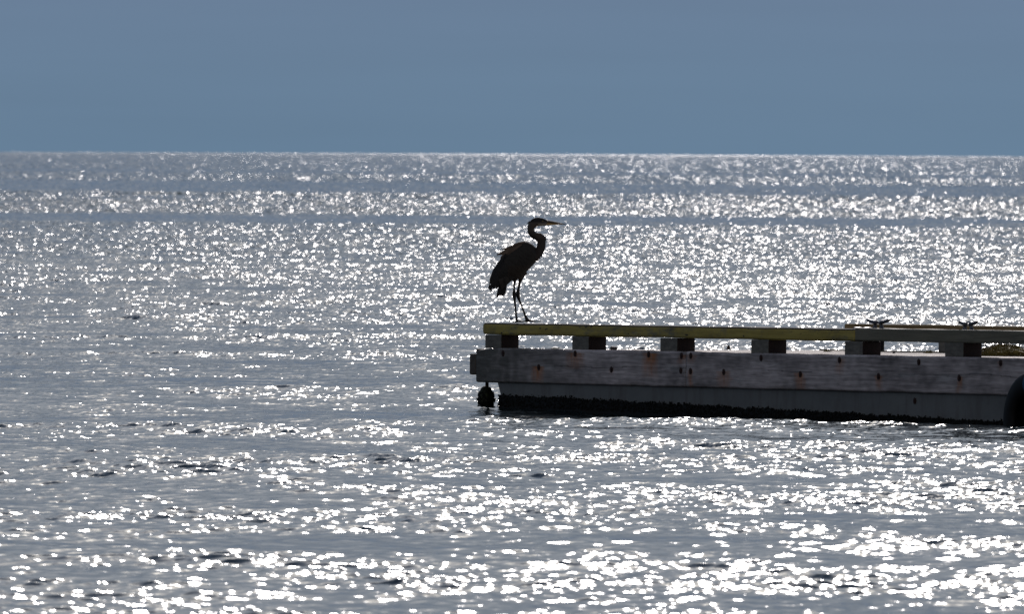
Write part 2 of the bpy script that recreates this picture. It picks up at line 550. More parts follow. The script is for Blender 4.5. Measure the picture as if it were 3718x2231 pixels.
def fascia(name, x0, x1, y0, y1, seed, left_end=False):
    nx = int((x1 - x0) / 0.014); nz = 44
    prof = []
    # profile going round: top-back, top-front, bottom-front, bottom-back
    xs = np.linspace(x0, x1, nx)
    zs = np.linspace(ZT, ZB, nz)
    tn = np.array([[noise.noise(Vector((x * 0.8 + seed, 0, 3))) * 0.5 + noise.noise(Vector((x * 4 + seed, 5, 3))) * 0.3 +
                    noise.noise(Vector((x * 17 + seed, 5, 9))) * 0.18] for x in xs])[:, 0]
    bn = np.array([noise.noise(Vector((x * 1.3 + seed, 7, 3))) * 0.5 + noise.noise(Vector((x * 9 + seed, 5, 3))) * 0.3 for x in xs])
    P = np.zeros((nx, nz + 4, 3))
    for i, x in enumerate(xs):
        top = ZT + tn[i] * 0.009
        bot = ZB + bn[i] * 0.006
        if left_end:
            d = x - x0
            top -= 0.024 * math.exp(-d / 0.22) + 0.03 * max(0, 1 - d / 0.05) ** 2
        P[i, 0] = (x, y1, top)
        P[i, 1] = (x, y0 + 0.03, top + 0.001)
        rr = 0.012
        for j in range(nz):
            f = j / (nz - 1)
            z = top - 0.003 + (bot + 0.003 - top + 0.003) * f
            yy = y0
            e = min(f, 1 - f) * (top - bot)
            if e < rr: yy += rr * (1 - math.sqrt(max(0, 1 - (1 - e / rr) ** 2)))
            yy += 0.0022 * noise.noise(Vector((x * 2.5 + seed, 1, z * 55 + 1.5 * noise.noise(Vector((x * 1.2, z * 6, seed))) * 3)))
            P[i, 2 + j] = (x, yy, z)
        P[i, nz + 2] = (x, y0 + 0.02, bot - 0.001)
        P[i, nz + 3] = (x, y1, bot)
    me = grid_mesh(name, P[::-1] if False else P, closed_u=True)
    # end caps
    bm = bmesh.new(); bm.from_mesh(me)
    bm.verts.ensure_lookup_table()
    m_ = nz + 4
    bm.faces.new([bm.verts[i] for i in range(m_)])
    bm.faces.new([bm.verts[(nx - 1) * m_ + i] for i in range(m_)])
    bmesh.ops.recalc_face_normals(bm, faces=bm.faces)
    bm.to_mesh(me); bm.free()
    # tint
    co = np.zeros(len(me.vertices) * 3, dtype=np.float32); me.vertices.foreach_get('co', co)
    co = co.reshape(-1, 3)
    C = np.zeros((len(co), 3))
    base = np.array([0.245, 0.218, 0.222])
    for n_, (x, y, z) in enumerate(co):
        k_ = 1 + 0.55 * noise.noise(Vector((x * 0.9 + seed, 0, z * 5))) + 0.45 * noise.noise(Vector((x * 3.1 + seed, 2, z * 11))) + 0.3 * noise.noise(Vector((x * 11 + seed, 2, z * 22)))
        k_ *= 1 + 0.35 * max(0, 1 - (ZT - z) / 0.03)
        # flowing grain with knots
        wv = noise.noise(Vector((x * 0.55 + seed, 4, z * 2.5))) * 5 + z * 62 + 0.6 * noise.noise(Vector((x * 3, 8, z * 12)))
        k_ *= 1 + 0.16 * math.sin(wv * 2.2) * (0.5 + 0.5 * math.sin(x * 1.3 + seed))
        ck = abs(z - (0.36 + 0.02 * noise.noise(Vector((x * 1.5, 1, seed)))))
        if ck < 0.004 and noise.noise(Vector((x * 0.8, 6, seed))) > -0.05: k_ *= 0.35
        c = base * k_
        # green-black algae near the far left end and in blotches
        al = max(0.0, 1 - x / 1.9) * 1.1 + max(0, noise.noise(Vector((x * 1.1 + 4, 3, z * 4)))) * 0.35
        al = min(0.9, al * (0.8 + 0.7 * abs(noise.noise(Vector((x * 6, 1, z * 9))))))
        c = c * (1 - al) + np.array([0.045, 0.045, 0.038]) * al
        # pale scuffs
        sc = max(0, noise.noise(Vector((x * 2.1 + 11, 3, z * 13))) - 0.25) * 1.6
        c = c * (1 - sc * 0.5) + np.array([0.32, 0.32, 0.33]) * sc * 0.5
        # wet dirty lower edge
        lo = max(0.0, 1 - (z - ZB) / 0.05) * max(0, 0.4 + noise.noise(Vector((x * 1.9, 3, 7))) * 1.4)
        c = c * (1 - 0.6 * min(1, lo)) + np.array([0.055, 0.035, 0.025]) * 0.6 * min(1, lo)
        for (bt, bz, sl, sw_, st_) in bolt_tz:
            if st_ <= 0 or abs(x - bt) > 0.25: continue
            dz = bz - z
            if -0.01 < dz < sl:
                wd = sw_ * (0.5 + 0.5 * noise.noise(Vector((z * 20, bt, 1))) ** 2 + 0.25)
                dx = x - bt + 0.05 * noise.noise(Vector((z * 9, bt * 3, 2)))
                f = 1.3 * st_ * max(0, 1 - abs(dx) / max(wd, 0.04)) ** 0.6 * (1 - dz / sl) ** 0.5
                f *= 0.7 + 0.5 * noise.noise(Vector((x * 40, bt, z * 10)))
                f = min(1, max(0, f))
                c = c * (1 - f) + np.array([0.24, 0.092, 0.028]) * f
        C[n_] = c
    color_attr(me, 'tint', np.clip(C, 0.01, 0.8))
    return link(name, me, M_FASCIA, dock, smooth=False)

tj = t_of(2491, 0, 1330)
fascia('side_timber', 0.0, tj - 0.004, 0.0, 0.14, 3.1, left_end=True)
fascia('side_timber', tj + 0.004, LEN, 0.0, 0.14, 17.7)
timber('side_timber', 0.0, LEN, W - 0.14, W, ZB, ZT, M_GREY, 0.012, nx=12, wob=0.006)
# beam across the outer end, its butt end standing out past the side timber
zb0, zb1 = z_of(1712, 1362), z_of(1712, 1285)
timber('end_timber', -0.128, -0.003, -0.005, W, zb0, zb1, M_ENDT, 0.022, nx=1)
timber('end_cap_plate', -0.055, -0.002, 0.02, W - 0.02, zb1 + 0.002, ZT - 0.012, M_ENDT, 0.02)

# bolt heads sunk in dark counterbores
def bolt(t, z, r=0.025):
    bm = bmesh.new()
    bmesh.ops.create_cone(bm, cap_ends=True, segments=20, radius1=r, radius2=r * 0.96, depth=0.006)
    bmesh.ops.create_cone(bm, cap_ends=True, segments=6, radius1=r * 0.5, radius2=r * 0.42, depth=0.02)
    for v in bm.verts:
        v.co = Vector((v.co.x, v.co.z, v.co.y * 1.2))
        v.co += Vector((t, -0.0022, z))
    return from_bm('bolt', bm, M_RUST, dock)
for (bt, bz, sl, sw_, st_) in bolt_tz:
    bolt(bt, bz)

# deck boards between the side timbers
bm = bmesh.new()
x = 0.002
while x < LEN:
    wv = 0.19
    zz = ZT - 0.012 + random.uniform(-0.002, 0.002)
    r_ = bmesh.ops.create_cube(bm, size=1.0)
    for v in r_['verts']:
        v.co = Vector((x + (0 if v.co.x < 0 else wv - 0.006), 0.145 if v.co.y < 0 else W - 0.145, zz - (0.045 if v.co.z < 0 else 0)))
    x += wv
from_bm('deck', bm, M_DECK, dock)

# --- rails on blocks
ZR0, ZR1 = 0.641, 0.753
RY0, RY1 = 0.03, 0.23
xr0 = t_of(1750, RY0, 1190)
xrj = t_of(3102, RY0, 1220)
timber('edge_rail', xr0, xrj - 0.002, RY0, RY1, ZR0, ZR1, M_YEL, 0.032, nx=30, wob=0.006, seed=3).data
dock.children[-1]['label'] = 'worn yellow painted rail under the heron'
timber('edge_rail', xrj + 0.002, LEN, RY0, RY1, ZR0 + 0.004, ZR1 + 0.006, M_GREY, 0.016, nx=14, wob=0.006, seed=9)
dock.children[-1]['label'] = 'bare grey rail carrying the two cleats'
BL = 0.312
blocks = [t_of(p, RY0, 1240) for p in (1759.5, 2075, 2395, 2725, 3065, 3429)]
blocks.append(blocks[-1] + 1.78)
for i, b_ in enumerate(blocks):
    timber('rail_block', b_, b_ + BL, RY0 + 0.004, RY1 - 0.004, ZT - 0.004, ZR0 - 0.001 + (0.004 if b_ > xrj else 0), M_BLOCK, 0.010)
# far rail
FY0 = W - 0.23
xf0 = t_of(3064, FY0, 1185)
timber('edge_rail', xf0, LEN, FY0, FY0 + 0.2, ZR0, ZR1 + 0.018, M_FARR, 0.02, nx=14, wob=0.006, seed=21)
fb = t_of(3405, FY0, 1260)
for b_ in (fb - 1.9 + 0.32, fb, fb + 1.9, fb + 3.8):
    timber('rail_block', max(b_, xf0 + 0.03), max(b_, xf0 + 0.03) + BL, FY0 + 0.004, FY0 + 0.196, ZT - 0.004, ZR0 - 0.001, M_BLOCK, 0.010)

# --- cleats
def cleat(px0, px1, zbase, py_top):
    t0, t1 = t_of(px0, 0.13, 1190), t_of(px1, 0.13, 1190)
    c, half = (t0 + t1) / 2, (t1 - t0) / 2
    H = z_of((px0 + px1) / 2, py_top, 0.13) - zbase
    bm = bmesh.new()
    def tube(pts, rads, flat=1.0):
        rings = []
        for (p, r_) in zip(pts, rads):
            rings.append([bm.verts.new((p[0] + r_ * math.cos(a) * p[3], p[1] + r_ * flat * math.sin(a), p[2] + r_ * math.cos(a) * p[4]))
                          for a in [2 * math.pi * k / 12 for k in range(12)]])
        for a_, b_ in zip(rings, rings[1:]):
            for k in range(12):
                bm.faces.new((a_[k], a_[(k + 1) % 12], b_[(k + 1) % 12], b_[k]))
        bm.faces.new(rings[0]); bm.faces.new(rings[-1])
    zt = zbase + H
    for s in (-1, 1):
        # foot and leg rising, then sweeping out into the horn
        pts = [(c + s * 0.060, 0.13, zbase + 0.001, 1, 0), (c + s * 0.058, 0.13, zbase + 0.008, 1, 0),
               (c + s * 0.052, 0.13, zbase + H * 0.3, 1, 0), (c + s * 0.048, 0.13, zbase + H * 0.52, 1, 0.0),
               (c + s * 0.06, 0.13, zbase + H * 0.66, 0.7, -0.7 * s * -1)]
        tube(pts, [0.027, 0.022, 0.015, 0.016, 0.014], 0.9)
        pts = []
        n = 8
        for i in range(n + 1):
            f = i / n
            pts.append((c + s * (0.022 + f * (half - 0.028)), 0.13, zbase + H * (0.62 + 0.30 * f ** 1.3), 0.3, 1.0))
        tube(pts, [0.014, 0.020, 0.020, 0.018, 0.016, 0.015, 0.015, 0.015, 0.009], 1.1)
        # bolt head on the shoulder
        r_ = bmesh.ops.create_cone(bm, cap_ends=True, segments=8, radius1=0.013, radius2=0.011, depth=0.016)
        for v in r_['verts']: v.co += Vector((c + s * 0.05, 0.13, zbase + H * 0.78))
    o = from_bm('cleat', bm, M_GALV, dock, smooth=False)
    return o
cleat(3147, 3230, ZR1 + 0.005, 1160)
cleat(3481, 3549, ZR1 + 0.005, 1167)
# small domed plate washers beside the first cleat
for p in (3116, 3150):
    bm = bmesh.new()
    bmesh.ops.create_uvsphere(bm, u_segments=16, v_segments=8, radius=1)
    t = t_of(p, 0.12, 1190)
    for v in bm.verts: v.co = Vector((t + v.co.x * 0.05, 0.12 + v.co.y * 0.05, ZR1 + 0.003 + v.co.z * 0.014))
    from_bm('washer', bm, M_GALV, dock, True)

# --- float hull under the timbers
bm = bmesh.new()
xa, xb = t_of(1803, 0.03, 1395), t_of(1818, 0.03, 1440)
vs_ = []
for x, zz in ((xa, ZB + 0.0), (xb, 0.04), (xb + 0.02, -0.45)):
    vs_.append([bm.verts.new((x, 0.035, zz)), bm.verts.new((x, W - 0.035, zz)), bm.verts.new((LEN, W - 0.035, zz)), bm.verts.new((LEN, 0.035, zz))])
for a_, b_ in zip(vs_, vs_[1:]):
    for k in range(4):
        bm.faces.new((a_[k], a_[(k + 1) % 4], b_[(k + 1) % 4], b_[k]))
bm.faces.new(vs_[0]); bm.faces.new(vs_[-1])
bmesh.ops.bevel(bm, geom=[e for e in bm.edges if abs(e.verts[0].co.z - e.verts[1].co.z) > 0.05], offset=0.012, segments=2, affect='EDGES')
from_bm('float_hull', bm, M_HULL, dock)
# recessed bolt in the float
o = bolt(t_of(3321, 0.03, 1458), z_of(3321, 1457), 0.024)
o.location.y = 0.035

# --- mussels along the float's waterline (uncountable)
def lump_mesh(name, items, mat, parent):
    """items: list of (loc, scale3, rot)"""
    bm0 = bmesh.new(); bmesh.ops.create_icosphere(bm0, subdivisions=1, radius=1.0)
    V = np.array([v.co[:] for v in bm0.verts]); Fc = np.array([[v.index for v in f.verts] for f in bm0.faces]); bm0.free()
    n = len(items)
    allv = np.zeros((n, len(V), 3)); allf = np.zeros((n, len(Fc), 3), dtype=int)
    for i, (loc, s, rt) in enumerate(items):
        Mx = np.array(Euler(rt).to_matrix())
        allv[i] = (V * np.array(s)) @ Mx.T + np.array(loc)
        allf[i] = Fc + i * len(V)
    me = bpy.data.meshes.new(name)
    me.from_pydata(allv.reshape(-1, 3).tolist(), [], allf.reshape(-1, 3).tolist())
    me.update()
    return link(name, me, mat, parent)
items = []
for i in range(9000):
    x = random.uniform(xb - 0.03, LEN)
    top = 0.083 - 0.0136 * x + 0.017 * noise.noise(Vector((x * 2.2, 0, 0))) + 0.016 * noise.noise(Vector((x * 13, 3, 0)))
    z = top - random.random() * (top + 0.0076 * x + 0.03)
    if random.random() < 0.03: z = top + random.uniform(0, 0.012)
    s = random.uniform(0.006, 0.013)
    items.append(((x, 0.030 + random.uniform(-0.014, 0.008), z), (s * 0.55, s * 0.6, s * 1.1), (random.uniform(-0.9, 0.9), random.uniform(-0.9, 0.9), random.uniform(0, 3))))
for i in range(500):   # round the outer corner
    y = random.uniform(0.03, 1.2)
    s = random.uniform(0.008, 0.017)
    items.append(((xb - 0.01 + random.uniform(-0.02, 0.01), y, 0.05 - abs(random.gauss(0, 0.05))), (s * 0.6, s * 0.6, s * 1.1), (random.uniform(-0.9, 0.9), random.uniform(-0.9, 0.9), 0)))
o = lump_mesh('mussel_crust', items, M_MUS, dock)
o['kind'] = 'stuff'
# dark slime under the mussels
nx = 420
P = np.zeros((nx, 5, 3))
for i in range(nx):
    x = xb - 0.022 + (LEN - xb + 0.022) * i / (nx - 1)
    top = 0.083 - 0.0136 * x + 0.017 * noise.noise(Vector((x * 2.2, 0, 0))) + 0.016 * noise.noise(Vector((x * 13, 3, 0))) - 0.006
    P[i] = [(x, 0.05, top), (x, 0.027, top), (x, 0.022, top - 0.012), (x, 0.022, -0.4), (x, 0.05, -0.4)]
link('slime_band', grid_mesh('slime_band', P, True), M_MUS, dock)

# ------------------------------------------------------------------ hanging float below the outer corner
def world_at(px, py, Y):
    u, v = lvl(px, py)
    return Vector((u / F * Y, Y, CAM_H - v / F * Y))
fl = bpy.data.objects.new('mooring_float', None); col.objects.link(fl)
pc = world_at(1765, 1440, 106.15)
fl.location = (pc.x, pc.y, 0.0)
tag(fl, 'dark round float crusted with mussels hanging below the left corner of the dock', 'float')
bm = bmesh.new()
bmesh.ops.create_icosphere(bm, subdivisions=5, radius=1.0)
for v in bm.verts:
    n_ = v.co.normalized()
    k_ = 1 + 0.06 * noise.noise(n_ * 3) + 0.05 * noise.noise(n_ * 11) + 0.035 * noise.noise(n_ * 24)
    wz = 1.0 if n_.z < 0 else 1 - 0.10 * n_.z
    v.co = Vector((n_.x * 0.076 * k_ * wz, n_.y * 0.076 * k_ * wz, 0.045 + n_.z * 0.108 * k_))
m = Mat('slimy_buoy', 0.7, 0.2)
m.color(m.ramp(m.noise(25, 4), [(0.35, (0.004, 0.004, 0.003)), (0.65, (0.022, 0.026, 0.010))]))
from_bm('buoy', bm, m.m, fl, True)
bm = bmesh.new()
bmesh.ops.create_cone(bm, cap_ends=True, segments=14, radius1=0.017, radius2=0.017, depth=0.11)
for v in bm.verts: v.co += Vector((0.008, 0, 0.19))
from_bm('hanger_post', bm, M_RUST, fl, True)
items = []
for i in range(260):
    a = random.uniform(0, 6.28); z = random.uniform(-0.03, 0.09)
    r_ = 0.075 * math.sqrt(max(0.05, 1 - ((z - 0.045) / 0.108) ** 2)) + (0.012 if z < 0.03 else 0)
    s = random.uniform(0.006, 0.014)
    items.append(((r_ * math.cos(a), r_ * math.sin(a), z), (s * 0.6, s * 0.6, s), (random.uniform(-1, 1), random.uniform(-1, 1), 0)))
o = lump_mesh('mussel_crust', items, M_MUS, fl); o['kind'] = 'stuff'

# ------------------------------------------------------------------ tyre fender
m = Mat('tyre_rubber', 0.7, 0.15)
m.color(m.ramp(m.noise(8, 4), [(0.3, (0.002, 0.002, 0.002)), (0.7, (0.006, 0.006, 0.006))]))
M_TYRE = m.m
m = Mat('blue_rope', 0.7, 0.3)
m.color(m.ramp(m.noise(60, 3), [(0.3, (0.006, 0.03, 0.07)), (0.7, (0.012, 0.06, 0.13))]))
M_ROPE = m.m
ty = bpy.data.objects.new('tyre_fender', None); col.objects.link(ty)
tt = t_of(3764, -0.115, 1500)
TYC = Vector((tt, -0.115, 0.0))
ty.matrix_world = DM @ Matrix.Translation((tt, -0.115, z_of(3718, 1352, -0.115) - 0.415))
tag(ty, 'black rubber tyre hung as a bumper against the dock side at the right edge', 'tyre')
prof = [(0.225, -0.07), (0.235, -0.098), (0.30, -0.112), (0.37, -0.105), (0.402, -0.085), (0.415, -0.05), (0.417, 0.0),
        (0.415, 0.05), (0.402, 0.085), (0.37, 0.105), (0.30, 0.112), (0.235, 0.098), (0.225, 0.07), (0.245, 0.06), (0.37, 0.06), (0.385, 0.0), (0.37, -0.06), (0.245, -0.06)]
NS = 120
P = np.zeros((NS + 1, len(prof), 3))
for i in range(NS + 1):
    a = 2 * math.pi * i / NS
    for j, (r_, y_) in enumerate(prof):
        rr = r_ - (0.006 if (r_ > 0.41 and i % 3 == 0) else 0)
        P[i, j] = (rr * math.cos(a), y_, rr * math.sin(a))
link('tyre_casing', grid_mesh('tyre_casing', P, True), M_TYRE, ty)
# rope looped round the top of the tyre and up to the timber
def tube_mesh(name, pts, r_, mat, parent, seg=10):
    bm = bmesh.new(); rings = []
    for i, p in enumerate(pts):
        d = (pts[min(i + 1, len(pts) - 1)] - pts[max(i - 1, 0)]).normalized()
        a_ = d.orthogonal().normalized(); b_ = d.cross(a_)
        if i and rings:
            a_ = (pa - d * pa.dot(d)).normalized(); b_ = d.cross(a_)
        pa = a_
        rad = r_[i] if isinstance(r_, (list, tuple)) else r_
        rings.append([bm.verts.new(p + a_ * rad * math.cos(2 * math.pi * k / seg) + b_ * rad * math.sin(2 * math.pi * k / seg)) for k in range(seg)])
    for a_, b_ in zip(rings, rings[1:]):
        for k in range(seg): bm.faces.new((a_[k], a_[(k + 1) % seg], b_[(k + 1) % seg], b_[k]))
    bm.faces.new(rings[0]); bm.faces.new(rings[-1])
    return from_bm(name, bm, mat, parent, True)
for off in (0.0, 0.035):
    pts = []
    for i in range(25):
        a = 2 * math.pi * i / 24
        pts.append(Vector((-0.01 + off, 0.125 * math.sin(a), 0.315 + 0.115 * math.cos(a))))
    tube_mesh('rope', pts, 0.014, M_ROPE, ty)

# ------------------------------------------------------------------ things lying on the deck
m = Mat('dry_seaweed', 0.8, 0.2)
m.color(m.ramp(m.noise(12, 4), [(0.3, (0.035, 0.026, 0.008)), (0.7, (0.16, 0.12, 0.03))]))
M_WEED = m.m
def heap(name, px, y, w_, h_, n, label, cat, group=None, L=0.05, r0=0.0022):
    t = t_of(px, y, 1270)
    me_v, me_f = [], []
    for i in range(n):
        a = random.uniform(0, 6.28); q = math.sqrt(random.random())
        x_, y_ = q * math.cos(a) * w_ / 2, q * math.sin(a) * w_ * 0.45
        top = h_ * max(0.05, (1 - q ** 2.2)) * random.uniform(0.55, 1.0)
        p = Vector((x_, y_, top))
        d = Vector((random.gauss(0, 1) + x_ / w_ * 2, random.gauss(0, 1), random.gauss(0, 0.6))).normalized()
        ln = random.uniform(0.4, 1) * L
        s_ = d.cross(Vector((random.gauss(0, 1), random.gauss(0, 1), random.gauss(0, 1)))).normalized() * r0 * random.uniform(0.7, 1.8)
        b = len(me_v)
        mid = p + d * ln * 0.5 + Vector((0, 0, 0.15 * ln)); end = p + d * ln + Vector((0, 0, -0.1 * ln))
        for c_ in (p, mid, end):
            if c_.z < 0.002: c_.z = 0.002
        me_v += [p - s_, p + s_, mid - s_ * 0.9, mid + s_ * 0.9, end]
        me_f += [(b, b + 1, b + 3, b + 2), (b + 2, b + 3, b + 4)]
    # matted core
    bm = bmesh.new(); bmesh.ops.create_icosphere(bm, subdivisions=4, radius=1)
    b = len(me_v)
    for v in bm.verts:
        k_ = 1 + 0.15 * noise.noise(v.co * 4) + 0.1 * noise.noise(v.co * 11)
        me_v.append(Vector((v.co.x * w_ * 0.47 * k_, v.co.y * w_ * 0.4 * k_, max(-0.004, v.co.z * h_ * 0.86 * k_))))
    for f in bm.faces: me_f.append(tuple(b + v.index for v in f.verts))
    bm.free()
    me = bpy.data.meshes.new(name)
    me.from_pydata([tuple(v) for v in me_v], [], me_f); me.update()
    o = link(name, me, M_WEED)
    o.matrix_world = DM @ Matrix.Translation((t, y, ZT - 0.010))
    return tag(o, label, cat, group)
heap('seaweed_heap', 3648, 2.2, 0.37 / 0.62, 0.105, 5200, 'large brown-green heap of dry seaweed on the deck behind the grey rail, near the tyre', 'seaweed', 'seaweed on the deck')
heap('seaweed_clump', 3374, 3.2, 0.085, 0.022, 160, 'small brown tuft of seaweed beside the far rail block', 'seaweed', 'seaweed on the deck', 0.03)
heap('seaweed_clump', 3003, 2.9, 0.075, 0.008, 60, 'tiny flat scrap of seaweed on the deck in front of the far rail end', 'seaweed', 'seaweed on the deck', 0.03)
m = Mat('dark_stone', 0.7, 0.3)
m.color(m.ramp(m.noise(30, 4), [(0.3, (0.012, 0.010, 0.012)), (0.7, (0.05, 0.045, 0.045))]))
M_STONE = m.m
m = Mat('bleached_shell', 0.6, 0.4)
m.color(m.ramp(m.noise(30, 4), [(0.3, (0.35, 0.36, 0.33)), (0.7, (0.6, 0.6, 0.56))]))
M_SHELL = m.m
def lump(name, px, y, sx_, sz_, mat, label, cat, seed, hgt=0.0, group=None):
    bm = bmesh.new(); bmesh.ops.create_icosphere(bm, subdivisions=4, radius=1)
    for v in bm.verts:
        k_ = 1 + 0.30 * noise.noise(v.co * 1.4 + Vector((seed, 0, 0))) + 0.14 * noise.noise(v.co * 4 + Vector((seed, 3, 0)))
        v.co = Vector((v.co.x * sx_ * k_, v.co.y * sx_ * 0.8 * k_, sz_ * 0.9 + v.co.z * sz_ * k_))
    o = from_bm(name, bm, mat, None, True)
    o.matrix_world = DM @ Matrix.Translation((t_of(px, y, 1262), y, ZT - 0.012 + hgt))
    return tag(o, label, cat, group)
lump('mussel_shell', 2227, 0.9, 0.044, 0.021, M_STONE, 'dark opened mussel shell on the deck just right of the second rail block', 'shell', 2.0)
lump('mussel_shell', 3246, 2.6, 0.016, 0.013, M_STONE, 'small round black shell on the deck right of the fifth rail block', 'shell', 5.0)
lump('clam_shell', 2016, 0.45, 0.048, 0.014, M_SHELL, 'pale bleached clam shell on the deck left of the second rail block', 'shell', 8.0)
# short iron pin with a collar standing on the outer end
pin = bpy.data.objects.new('mooring_pin', None); col.objects.link(pin)
yp = 3.0
pin.matrix_world = DM @ Matrix.Translation((t_of(2645, yp, 1265), yp, ZT - 0.011))
tag(pin, 'short rusty iron pin on a flat base near the outer end of the deck', 'pin')
bm = bmesh.new()
bmesh.ops.create_cone(bm, cap_ends=True, segments=18, radius1=0.016, radius2=0.015, depth=0.03)
for v in bm.verts: v.co.z += 0.019
r_ = bmesh.ops.create_cone(bm, cap_ends=True, segments=6, radius1=0.009, radius2=0.008, depth=0.01)
for v in r_['verts']: v.co.z += 0.038
from_bm('pin_head', bm, M_RUST, pin)
bm = bmesh.new()
bmesh.ops.create_cone(bm, cap_ends=True, segments=24, radius1=0.032, radius2=0.028, depth=0.006)
for v in bm.verts: v.co.z += 0.003
from_bm('base_plate', bm, M_RUST, pin)

# ------------------------------------------------------------------ heron
HS = 383.0
CP = 6.1825
# anchor: rail top where the birds feet stand
hy = 0.12
ht = t_of(1888, hy, 1172)
HB = DM @ Vector((ht, hy, ZR1))
s_h = F / HB.y
ua, va = lvl(1888, 1172)
ZREF = HB.z
def hp(cx, cy, y=0.0):
    """crop-1 pixels (400 px wide crop at 1720,760) -> heron local metres"""
    px, py = 1720 + cx / CP, 760 + cy / CP
    u, v = lvl(px, py)
    return Vector(((u - ua) / s_h, y, CAM_H - v / s_h - ZREF))

heron = bpy.data.objects.new('heron', None); col.objects.link(heron)
heron.location = HB
heron_x0 = HB.x - ua / s_h     # keep local x measured from the anchor column
heron.location.x = ua / s_h
tag(heron, 'dark heron standing side-on at the end of the yellow rail, bill to the right', 'bird')

def loft(bm, st, seg=28):
    """st: list of (P, Q, halfwidth, y) ; ellipse with in-plane axis PQ and lateral halfwidth"""
    rings = []
    for (P_, Q_, hw, y) in st:
        a_, b_ = hp(*P_, y), hp(*Q_, y)
        c_ = (a_ + b_) / 2; h_ = (b_ - a_) / 2
        rings.append([bm.verts.new(c_ + h_ * math.cos(2 * math.pi * k / seg) + Vector((0, hw * math.sin(2 * math.pi * k / seg), 0))) for k in range(seg)])
    for a_, b_ in zip(rings, rings[1:]):
        for k in range(seg): bm.faces.new((a_[k], a_[(k + 1) % seg], b_[(k + 1) % seg], b_[k]))
    bm.faces.new(rings[0]); bm.faces.new(rings[-1])

def limb(bm, pts, seg=14):
    """pts: (cx, cy, r_px, y) in crop-1 pixels"""
    P_ = [hp(p[0], p[1], p[3]) for p in pts]; rr = [p[2] * (1.18 if p[2] < 60 else 1.0) / CP / HS for p in pts]
    rings = []
    for i in range(len(P_)):
        d = (P_[min(i + 1, len(P_) - 1)] - P_[max(i - 1, 0)]).normalized()
        a_ = Vector((0, 1, 0)); a_ = (a_ - d * a_.dot(d)).normalized(); b_ = d.cross(a_)
        rings.append([bm.verts.new(P_[i] + a_ * rr[i] * 0.92 * math.cos(2 * math.pi * k / seg) + b_ * rr[i] * math.sin(2 * math.pi * k / seg)) for k in range(seg)])
    for a_, b_ in zip(rings, rings[1:]):
        for k in range(seg): bm.faces.new((a_[k], a_[(k + 1) % seg], b_[(k + 1) % seg], b_[k]))
    bm.faces.new(rings[0]); bm.faces.new(rings[-1])

bm = bmesh.new()
# head and neck
neck = [((1660, 262), (1650, 350), .010, 0), ((1600, 222), (1590, 372), .017, 0), ((1550, 200), (1535, 379), .021, 0), ((1460, 183), (1440, 383), .025, 0),
        ((1370, 188), (1392, 405), .026, 0), ((1290, 235), (1364, 432), .024, 0), ((1228, 315), (1353, 452), .021, 0),
        ((1206, 400), (1352, 466), .019, 0), ((1206, 470), (1358, 486), .019, 0), ((1222, 550), (1382, 510), .020, 0),
        ((1262, 612), (1418, 530), .021, 0), ((1322, 660), (1462, 534), .022, 0), ((1385, 688), (1508, 538), .024, 0),
        ((1425, 710), (1560, 580), .026, 0), ((1430, 755), (1602, 650), .028, 0), ((1420, 810), (1618, 745), .030, 0),
        ((1400, 880), (1612, 845), .034, 0), ((1360, 960), (1590, 930), .040, 0), ((1320, 1040), (1545, 1015), .046, 0),
        ((1270, 1110), (1490, 1105), .050, 0), ((1240, 1160), (1420, 1165), .040, 0)]
loft(bm, neck)
body = [((1330, 800), (1396, 870), .025, 0), ((1270, 760), (1412, 930), .045, 0), ((1190, 726), (1440, 1030), .062, 0), ((1090, 722), (1455, 1110), .074, 0), ((960, 790), (1395, 1185), .082, 0),
        ((830, 880), (1295, 1298), .084, 0), ((705, 1000), (1200, 1395), .082, 0), ((600, 1120), (1140, 1480), .078, 0),
        ((505, 1255), (1070, 1560), .070, 0), ((435, 1350), (960, 1588), .060, 0), ((395, 1450), (850, 1615), .048, 0),
        ((385, 1540), (760, 1650), .036, 0), ((380, 1620), (640, 1700), .024, 0), ((385, 1680), (560, 1725), .012, 0)]
loft(bm, body)
K = 1236
# near and far legs with thighs
legA = [(960, 250 + K, 80, -.028), (930, 330 + K, 42, -.028), (915, 390 + K, 22, -.028), (910, 480 + K, 17, -.028), (905, 580 + K, 20, -.028), (908, 640 + K, 34, -.028), (912, 700 + K, 38, -.028),
        (916, 770 + K, 30, -.028), (922, 840 + K, 20, -.030), (938, 1000 + K, 18, -.033), (954, 1150 + K, 19, -.036), (964, 1230 + K, 21, -.038), (972, 1288 + K, 26, -.040)]
legB = [(1120, 160 + K, 105, .022), (1080, 250 + K, 66, .022), (1050, 340 + K, 40, .022), (1034, 410 + K, 24, .022), (1014, 510 + K, 22, .022), (996, 600 + K, 30, .022), (990, 670 + K, 40, .022),
        (1000, 740 + K, 36, .022), (1022, 810 + K, 24, .023), (1060, 900 + K, 19, .024), (1110, 1030 + K, 18, .026), (1156, 1150 + K, 21, .028), (1180, 1215 + K, 28, .029), (1200, 1262 + K, 34, .030), (1205, 1284 + K, 30, .030)]
limb(bm, legA); limb(bm, legB)
